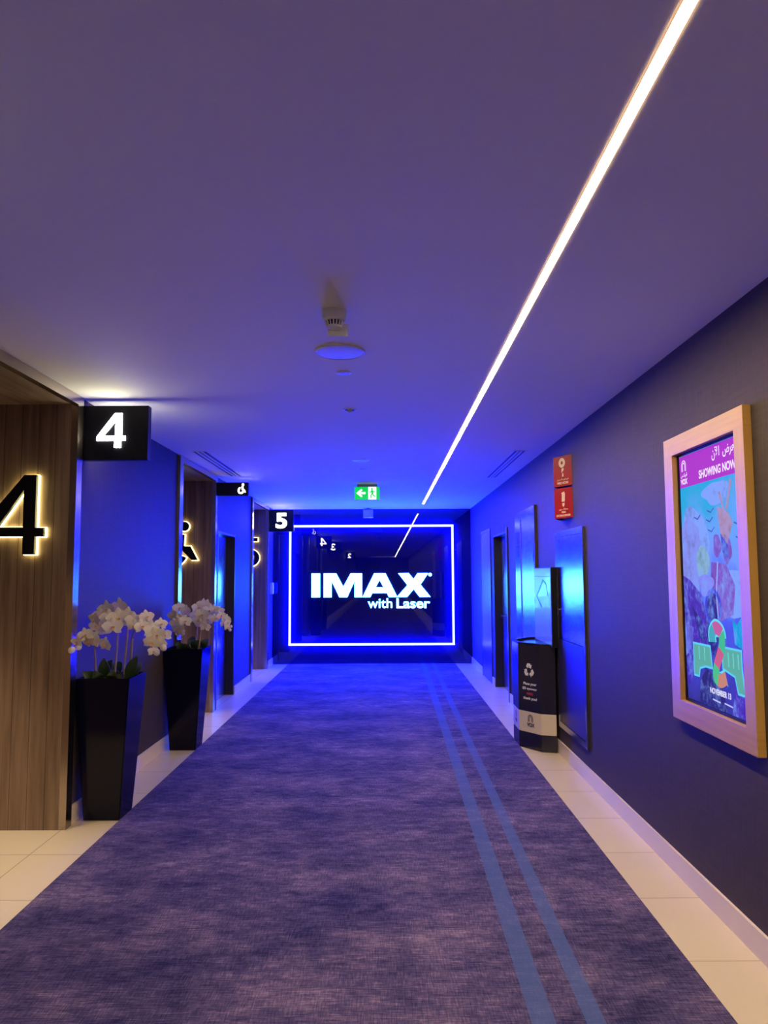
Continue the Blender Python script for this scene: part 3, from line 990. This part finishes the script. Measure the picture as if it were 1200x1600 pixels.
# fire hose cabinet
s = thing('fire_hose_cabinet', (XR, 6.25, 0.255), 'steel fire hose cabinet set in the right wall below the red signs', 'cabinet')
CY0, CY1, CZ0, CZ1, CS = 5.785, 6.715, 0.255, 1.972, 1.030
obj('surround', boxes([(XR - 0.022, XR - 0.0005, CY0, CY0 + 0.05, CZ0, CZ1), (XR - 0.022, XR - 0.0005, CY1 - 0.05, CY1, CZ0, CZ1),
                       (XR - 0.022, XR - 0.0005, CY0 + 0.05, CY1 - 0.05, CZ0, CZ0 + 0.05), (XR - 0.022, XR - 0.0005, CY0 + 0.05, CY1 - 0.05, CZ1 - 0.05, CZ1)]), M['steel'], s)
up = obj('upper_door', box(XR - 0.019, XR - 0.001, CY0 + 0.053, CY1 - 0.053, CS + 0.004, CZ1 - 0.053, 0.002), M['steel'], s)
obj('handle', merge(tube([(XR - 0.019, 6.60, 1.285), (XR - 0.035, 6.60, 1.285)], 0.006), box(XR - 0.040, XR - 0.034, 6.585, 6.615, 1.235, 1.30, 0.002)), M['chrome'], up)
lo = obj('lower_door', box(XR - 0.019, XR - 0.001, CY0 + 0.053, CY1 - 0.053, CZ0 + 0.053, CS - 0.004, 0.002), M['steel_dark'], s)
obj('lock', merge(lathe([(0.0, 0), (0.016, 0), (0.016, 0.008), (0, 0.010)], 0, 0, 20)), M['chrome'], lo).matrix_local = \
    Matrix.Translation(Vector((XR - 0.019, 6.55, 0.68)) - WLOC[lo.name]) @ Matrix.Rotation(-PI / 2, 4, 'Y')

# tall access panel
s = thing('access_panel', (XR, 8.18, 0.10), 'tall narrow steel access panel on the right wall behind the recycling stand', 'access panel')
obj('surround', boxes([(XR - 0.024, XR - 0.0005, 7.62, 7.70, 0.12, 2.31), (XR - 0.024, XR - 0.0005, 8.44, 8.75, 0.12, 2.31),
                       (XR - 0.024, XR - 0.0005, 7.70, 8.44, 2.22, 2.31), (XR - 0.024, XR - 0.0005, 7.70, 8.44, 0.12, 0.20)]), M['steel'], s)
obj('edge_strip', boxes([(XR - 0.027, XR - 0.0005, 7.607, 7.62, 0.12, 2.315), (XR - 0.020, XR - 0.0006, 8.40, 8.439, 0.20, 2.22)]), M['darkedge'], s)
obj('leaf_panel', box(XR - 0.016, XR - 0.001, 7.702, 8.40, 0.202, 2.218), M['steel_soft'], s)

# ------------------------------------------------------------------ recycling stand
s = thing('recycling_bin', (1.39, 7.2, 0), 'navy recycling stand for 3D eyewear with tall back board against the right wall', 'recycling bin')
XB = XR - 0.030
plan = [(XB, 6.78), (1.402, 6.82), (1.243, 7.06), (1.243, 7.36), (1.402, 7.60), (XB, 7.64)]


def ins(p, d):
    return [(x + (d if x < 1.5 else 0), y + (d if y < 7.2 else -d)) for x, y in p]


obj('plinth', prism(plan, 0.009 if False else 0.001, 0.150), M['navy'], s)
obj('cream_band', prism(plan, 0.1505, 0.336), M['cardwhite'], s)
bm = prism(plan, 0.3365, 0.945)
obj('body', bm, M['navy'], s)
rim = bmesh.new()
o2, i2 = plan, ins(plan, 0.03)
for pa, pb in zip(o2, o2[1:]):
    k = o2.index(pa)
    qa, qb = i2[k], i2[k + 1]
    lo_ = [rim.verts.new((p[0], p[1], 0.9455)) for p in (pa, pb, qb, qa)]
    hi_ = [rim.verts.new((p[0], p[1], 0.962)) for p in (pa, pb, qb, qa)]
    rim.faces.new(lo_)
    rim.faces.new(hi_)
    for q in range(4):
        rim.faces.new((lo_[q], lo_[(q + 1) % 4], hi_[(q + 1) % 4], hi_[q]))
obj('top_rim', rim, M['black'], s)
bb = obj('back_board', box(1.482, XR - 0.024, 6.66, 7.42, 0.9455, 1.660, 0.002), M['black'], s)
obj('board_face', box(1.4795, 1.4825, 6.675, 7.405, 0.965, 1.652), M['board'], bb)
bx = lambda y, z: (-y, z)
gl = [stroke([bx(6.78, 1.40), bx(6.86, 1.51), bx(6.99, 1.545), bx(7.12, 1.47), bx(7.29, 1.385), bx(7.06, 1.29)], 0.020), stroke([bx(6.69, 1.578), bx(7.39, 1.578)], 0.005)]
obj('outline_drawing', place(merge(*[shape([q], 0.0012) for q in gl]), 'right', (1.4794, 0, 0)), M['darkline'], bb)
# print on the angled face
pa, pb = Vector((1.243, 7.06, 0)), Vector((1.402, 6.82, 0))
d = (pb - pa).normalized()
W = (pb - pa).length
frm = (d, Vector((0, 0, 1)), d.cross(Vector((0, 0, 1))))
at = (pa.x, pa.y, 0)
ARROW = [(-0.31, 0.28), (-0.17, 0.54), (0.12, 0.54), (0.20, 0.41), (0.31, 0.47), (0.23, 0.16), (-0.06, 0.24), (0.05, 0.30), (0.0, 0.37), (-0.12, 0.17)]
obj('recycling_symbol', place(merge(*[shape([[(W * 0.5 + 0.118 * (x * math.cos(a) - y * math.sin(a)), 0.712 + 0.118 * (x * math.sin(a) + y * math.cos(a)))
                                                      for x, y in ARROW]], 0.001) for a in (0, 2 * PI / 3, 4 * PI / 3)]), frm, at), M['whiteprint'], s)
for wd, q0, q1, h0, h1 in (('Place your', 0.24, 0.82, 0.570, 0.602), ('3D eyewear', 0.19, 0.84, 0.528, 0.558), ('thank you!', 0.22, 0.83, 0.438, 0.470)):
    obj('text_line', place(text(wd, 0.001, W * q0, W * q1, h0, h1, 0.025), frm, at), M['whiteprint'], s)
obj('red_word', place(text('HERE', 0.001, W * 0.38, W * 0.66, 0.488, 0.510, 0.03), frm, at), M['redprint'], s)
obj('cinema_logo', place(merge(*[shape([q], 0.001) for q in arches(W * 0.52, 0.278, 0.066)], text('VOX', 0.001, W * 0.36, W * 0.70, 0.200, 0.236, 0.05)), frm, at), M['navyprint'], s)
pa2, pb2 = Vector((1.243, 7.36, 0)), Vector((1.243, 7.06, 0))
frm2 = ((0, -1, 0), (0, 0, 1), (-1, 0, 0))
obj('cinema_logo', place(merge(*[shape([q], 0.001) for q in arches(-7.20, 0.278, 0.066)], text('VOX', 0.001, -7.25, -7.15, 0.200, 0.236, 0.05)), frm2, (1.243, 0, 0)), M['navyprint'], s)

# ------------------------------------------------------------------ orchids in tall black planters
def petal_bm(bm, ang, ln, wd, cup, lift, r0=0.06):
    c, s_ = math.cos(ang), math.sin(ang)
    rows, cols = 6, 5
    grid = []
    for i in range(rows):
        u_ = i / (rows - 1)
        hw = wd * 0.5 * (math.sin(PI * (0.10 + 0.82 * u_)) ** 0.75)
        row = []
        for j in range(cols):
            v_ = (j / (cols - 1) - 0.5) * 2
            rr = r0 * ln + u_ * ln * (1 - 0.10 * v_ * v_ * (u_ > 0.5))
            x, yy = rr, v_ * hw
            z = lift * u_ + cup * (u_ ** 2) - 0.10 * hw * v_ * v_ + 0.02 * ln * math.sin(7 * v_ + 5 * u_)
            row.append(bm.verts.new((x * c - yy * s_, x * s_ + yy * c, z)))
        grid.append(row)
    for i in range(rows - 1):
        for j in range(cols - 1):
            bm.faces.new((grid[i][j], grid[i + 1][j], grid[i + 1][j + 1], grid[i][j + 1]))


fb = bmesh.new()
for a in (90, 218, 322):
    petal_bm(fb, math.radians(a), 0.50, 0.34, -0.05, -0.01)
for a in (10, 170):
    petal_bm(fb, math.radians(a), 0.52, 0.56, 0.06, 0.03)
FLOWER_ME = bpy.data.meshes.new('flower')
fb.to_mesh(FLOWER_ME)
fb.free()
for p in FLOWER_ME.polygons:
    p.use_smooth = True
FLOWER_ME.materials.append(M['petal'])
lb = bmesh.new()
petal_bm(lb, math.radians(270), 0.20, 0.14, 0.10, 0.10)
petal_bm(lb, math.radians(200), 0.11, 0.09, 0.10, 0.06)
petal_bm(lb, math.radians(340), 0.11, 0.09, 0.10, 0.06)
bmesh.ops.create_icosphere(lb, subdivisions=1, radius=0.035, matrix=Matrix.Translation((0, 0.0, 0.05)))
LIP_ME = bpy.data.meshes.new('lip')
lb.to_mesh(LIP_ME)
lb.free()
for p in LIP_ME.polygons:
    p.use_smooth = True
LIP_ME.materials.append(M['lip'])
bb_ = bmesh.new()
bmesh.ops.create_uvsphere(bb_, u_segments=10, v_segments=8, radius=0.5, matrix=Matrix.Diagonal((0.75, 1, 0.75, 1)))
BUD_ME = bpy.data.meshes.new('bud')
bb_.to_mesh(BUD_ME)
bb_.free()
for p in BUD_ME.polygons:
    p.use_smooth = True
BUD_ME.materials.append(M['petal'])


def leaf(root, base, tip, wd, bend):
    base, tip = Vector(base), Vector(tip)
    d = tip - base
    side = d.cross(Vector((0, -1, 0.35)))
    if side.length < 1e-3:
        side = Vector((1, 0, 0))
    side.normalize()
    up = side.cross(d).normalized()
    bm = bmesh.new()
    rows = []
    for i in range(9):
        u_ = i / 8
        c = base + d * u_ + up * bend * math.sin(PI * u_)
        hw = wd * 0.5 * max(0.06, math.sin(PI * (0.12 + 0.86 * u_)) ** 0.7)
        rows.append([[bm.verts.new(c + side * hw * v_ + up * (0.22 * hw * abs(v_) + th)) for v_ in (-1, -0.5, 0, 0.5, 1)] for th in (0, -0.003)])
    for a, b in zip(rows, rows[1:]):
        for q in (0, 1):
            for j in range(4):
                bm.faces.new((a[q][j], b[q][j], b[q][j + 1], a[q][j + 1]))
        for j in (0, 4):
            bm.faces.new((a[0][j], b[0][j], b[1][j], a[1][j]))
    obj('leaf', bm, M['leaf'], root, smooth=True)


def orchid(px, py, label, stems, stakes, flowers, buds, leaves, seed):
    rnd = random.Random(seed)
    root = thing('potted_orchid', (px, py, 0), label, 'potted plant', 'orchids along the left wall')
    HB, HT, H = 0.121, 0.181, 0.925
    bm = bmesh.new()
    rings = []
    for hw, z in ((HB - 0.004, 0.0005), (HB, 0.006), (HT, H), (HT - 0.016, H), (HT - 0.026, H - 0.10)):
        rings.append([bm.verts.new((px + a * hw, py + b * hw, z)) for a, b in ((-1, -1), (1, -1), (1, 1), (-1, 1))])
    bm.faces.new(rings[0][::-1])
    for a, b in zip(rings, rings[1:]):
        for k in range(4):
            bm.faces.new((a[k], a[(k + 1) % 4], b[(k + 1) % 4], b[k]))
    bmesh.ops.bevel(bm, geom=[e for e in bm.edges if abs(e.verts[0].co.z - e.verts[1].co.z) > 0.3], offset=0.006, segments=2, affect='EDGES')
    obj('planter', bm, M['pot'], root)
    sb = bmesh.new()
    n = 14
    g = [[sb.verts.new((px + (i / n - 0.5) * 0.308, py + (j / n - 0.5) * 0.308,
                        H - 0.05 + (0.05 * rnd.random() + 0.035) * min(1, 3.2 * min(i, n - i, j, n - j) / n))) for j in range(n + 1)] for i in range(n + 1)]
    for i in range(n):
        for j in range(n):
            sb.faces.new((g[i][j], g[i + 1][j], g[i + 1][j + 1], g[i][j + 1]))
    obj('moss', sb, M['soil'], root)
    for st in stems:
        pth = spline(st, 8)
        k = len(pth)
        obj('stem', tube(pth, [0.0055 - 0.003 * i / k for i in range(k)], 8), M['stem'], root, smooth=True)
    for a, b in stakes:
        obj('support_stake', tube([a, b], 0.0065, 8), M['stake'], root, smooth=True)
    for a, b, wd, bend in leaves:
        leaf(root, a, b, wd, bend)
    for i, (x, y, z, sz) in enumerate(flowers):
        f = bpy.data.objects.new('flower', FLOWER_ME)
        COL.objects.link(f)
        f.parent = root
        cx = x - (px + (0.02))
        nrm = Vector((0.55 * cx / 0.3 + rnd.uniform(-0.45, 0.45), -1.0, rnd.uniform(-0.35, 0.25))).normalized()
        right = nrm.cross(Vector((rnd.uniform(-0.35, 0.35), 0, 1))).normalized() * -1
        upv = nrm.cross(right)
        mt = Matrix((right, upv, nrm)).transposed().to_4x4()
        f.matrix_local = Matrix.Translation(Vector((x, y, z)) - Vector((px, py, 0))) @ mt @ Matrix.Scale(sz, 4)
        lp = bpy.data.objects.new('lip', LIP_ME)
        COL.objects.link(lp)
        lp.parent = f
        lp.location = (0, 0, 0.01)
    for x, y, z, sz in buds:
        b = bpy.data.objects.new('bud', BUD_ME)
        COL.objects.link(b)
        b.parent = root
        b.location = (x - px, y - py, z)
        b.rotation_euler = (rnd.uniform(-0.6, 0.6), rnd.uniform(-0.8, 0.8), 0)
        b.scale = (sz, sz, sz)
    return root


A = [(-1.903, 5.05, 1.147, .09), (-1.93, 4.93, 1.185, .12), (-1.965, 4.88, 1.217, .10), (-1.953, 5.05, 1.229, .10), (-1.968, 4.76, 1.182, .085),
     (-1.894, 5.05, 1.13, .08), (-1.955, 4.92, 1.172, .11)]
B = [(-1.965, 5.03, 1.307, .10), (-1.954, 5.1, 1.333, .10), (-1.92, 5.12, 1.368, .13), (-1.883, 5.07, 1.316, .12), (-1.895, 5.1, 1.264, .10),
     (-1.965, 5.06, 1.264, .10), (-1.832, 5.13, 1.381, .14), (-1.817, 5.06, 1.311, .15), (-1.838, 5.02, 1.259, .13), (-1.774, 5.1, 1.324, .13)]
C_ = [(-1.712, 5.06, 1.301, .11), (-1.69, 5.0, 1.266, .09), (-1.664, 5.08, 1.296, .10), (-1.626, 5.06, 1.322, .10), (-1.637, 5.0, 1.262, .10),
      (-1.594, 5.04, 1.257, .10), (-1.567, 5.0, 1.231, .11), (-1.525, 5.05, 1.274, .09), (-1.536, 4.99, 1.201, .12), (-1.497, 5.04, 1.197, .10),
      (-1.557, 4.97, 1.158, .11), (-1.518, 5.0, 1.15, .10), (-1.547, 4.98, 1.098, .075)]
orchid(-1.871, 5.115, 'nearest tall black planter with white orchids, beside the wood cheek with the number 4',
       [[(-1.96, 5.08, 0.92), (-1.965, 5.05, 1.11), (-1.95, 5.03, 1.22), (-1.965, 4.95, 1.23), (-1.975, 4.82, 1.19), (-1.985, 4.72, 1.13)],
        [(-1.852, 5.12, 0.92), (-1.84, 5.13, 1.20), (-1.845, 5.15, 1.36), (-1.90, 5.15, 1.38), (-1.96, 5.10, 1.32), (-1.975, 5.06, 1.26)],
        [(-1.80, 5.15, 0.92), (-1.775, 5.14, 1.25), (-1.80, 5.12, 1.35), (-1.84, 5.10, 1.38)],
        [(-1.755, 5.13, 0.92), (-1.742, 5.12, 1.16), (-1.70, 5.10, 1.25), (-1.62, 5.08, 1.285), (-1.55, 5.06, 1.25), (-1.515, 5.04, 1.17), (-1.515, 5.03, 1.10)]],
       [((-1.963, 5.075, 0.90), (-1.967, 5.05, 1.12)), ((-1.853, 5.12, 0.90), (-1.838, 5.125, 1.24)), ((-1.80, 5.14, 0.90), (-1.769, 5.13, 1.32)), ((-1.757, 5.14, 0.90), (-1.740, 5.13, 1.17))],
       A + B + C_, [(-1.983, 4.72, 1.135, .055), (-1.965, 4.78, 1.145, .05), (-1.487, 5.0, 1.12, .06), (-1.53, 5.0, 1.085, .05)],
       [((-1.74, 5.05, 0.91), (-1.675, 5.04, 1.06), 0.075, 0.01), ((-1.88, 5.04, 0.91), (-1.885, 5.0, 1.05), 0.08, 0.01), ((-1.92, 5.1, 0.92), (-1.86, 5.08, 1.03), 0.07, 0.01),
        ((-1.80, 5.0, 0.915), (-1.79, 4.92, 0.985), 0.08, 0.02), ((-1.95, 5.02, 0.915), (-2.0, 4.95, 0.965), 0.075, 0.02), ((-1.74, 5.15, 0.92), (-1.70, 5.2, 1.0), 0.08, 0.02),
        ((-1.86, 5.2, 0.92), (-1.88, 5.26, 1.0), 0.08, 0.02), ((-1.90, 4.99, 0.915), (-1.92, 4.93, 0.975), 0.07, 0.015)], 3)

D = [(-1.975, 6.9, 1.235, .12), (-1.96, 6.98, 1.207, .12), (-1.948, 7.02, 1.297, .12), (-1.922, 6.97, 1.195, .12), (-1.882, 7.0, 1.266, .12), (-1.874, 6.96, 1.177, .12),
     (-1.965, 6.95, 1.165, .11), (-1.955, 6.97, 1.106, .11), (-1.921, 6.96, 1.118, .11), (-1.93, 6.98, 1.06, .08), (-1.908, 6.97, 1.076, .08)]
E_ = [(-1.786, 7.08, 1.294, .12), (-1.744, 7.1, 1.324, .12), (-1.714, 7.08, 1.311, .13), (-1.785, 7.03, 1.221, .13), (-1.725, 7.0, 1.233, .14), (-1.677, 7.06, 1.263, .13),
      (-1.76, 7.0, 1.185, .12), (-1.688, 7.03, 1.185, .13), (-1.735, 7.01, 1.143, .11), (-1.652, 7.06, 1.203, .12), (-1.699, 7.02, 1.119, .10)]
F = [(-1.611, 7.0, 1.283, .09), (-1.568, 7.03, 1.265, .09), (-1.604, 6.98, 1.2, .09), (-1.55, 7.0, 1.223, .09), (-1.507, 7.02, 1.193, .09), (-1.489, 7.0, 1.157, .08),
     (-1.482, 6.98, 1.116, .07), (-1.525, 7.0, 1.146, .07)]
orchid(-1.871, 7.06, 'further tall black planter with white orchids, standing before the wheelchair portal',
       [[(-1.93, 7.05, 0.92), (-1.92, 7.05, 1.15), (-1.91, 7.05, 1.28), (-1.95, 7.03, 1.27), (-1.97, 6.98, 1.17), (-1.945, 6.98, 1.05)],
        [(-1.80, 7.08, 0.92), (-1.79, 7.09, 1.20), (-1.77, 7.10, 1.31), (-1.72, 7.09, 1.30), (-1.68, 7.06, 1.20), (-1.69, 7.05, 1.11)],
        [(-1.76, 7.05, 0.92), (-1.74, 7.06, 1.18), (-1.66, 7.05, 1.27), (-1.56, 7.03, 1.25), (-1.50, 7.02, 1.17), (-1.478, 7.0, 1.11)]],
       [((-1.932, 7.05, 0.90), (-1.918, 7.05, 1.18)), ((-1.802, 7.08, 0.90), (-1.785, 7.09, 1.22)), ((-1.765, 7.05, 0.90), (-1.735, 7.06, 1.20))],
       D + E_ + F, [(-1.452, 7.0, 1.122, .035), (-1.46, 6.99, 1.09, .04)],
       [((-1.80, 7.0, 0.91), (-1.74, 6.95, 1.0), 0.08, 0.02), ((-1.90, 7.0, 0.91), (-1.93, 6.94, 0.985), 0.08, 0.02), ((-1.74, 7.1, 0.92), (-1.69, 7.1, 1.0), 0.08, 0.02),
        ((-1.85, 7.1, 0.92), (-1.84, 7.14, 1.02), 0.08, 0.02), ((-1.95, 7.1, 0.92), (-1.98, 7.12, 0.99), 0.07, 0.02), ((-1.84, 6.96, 0.915), (-1.83, 6.92, 0.97), 0.08, 0.015)], 5)
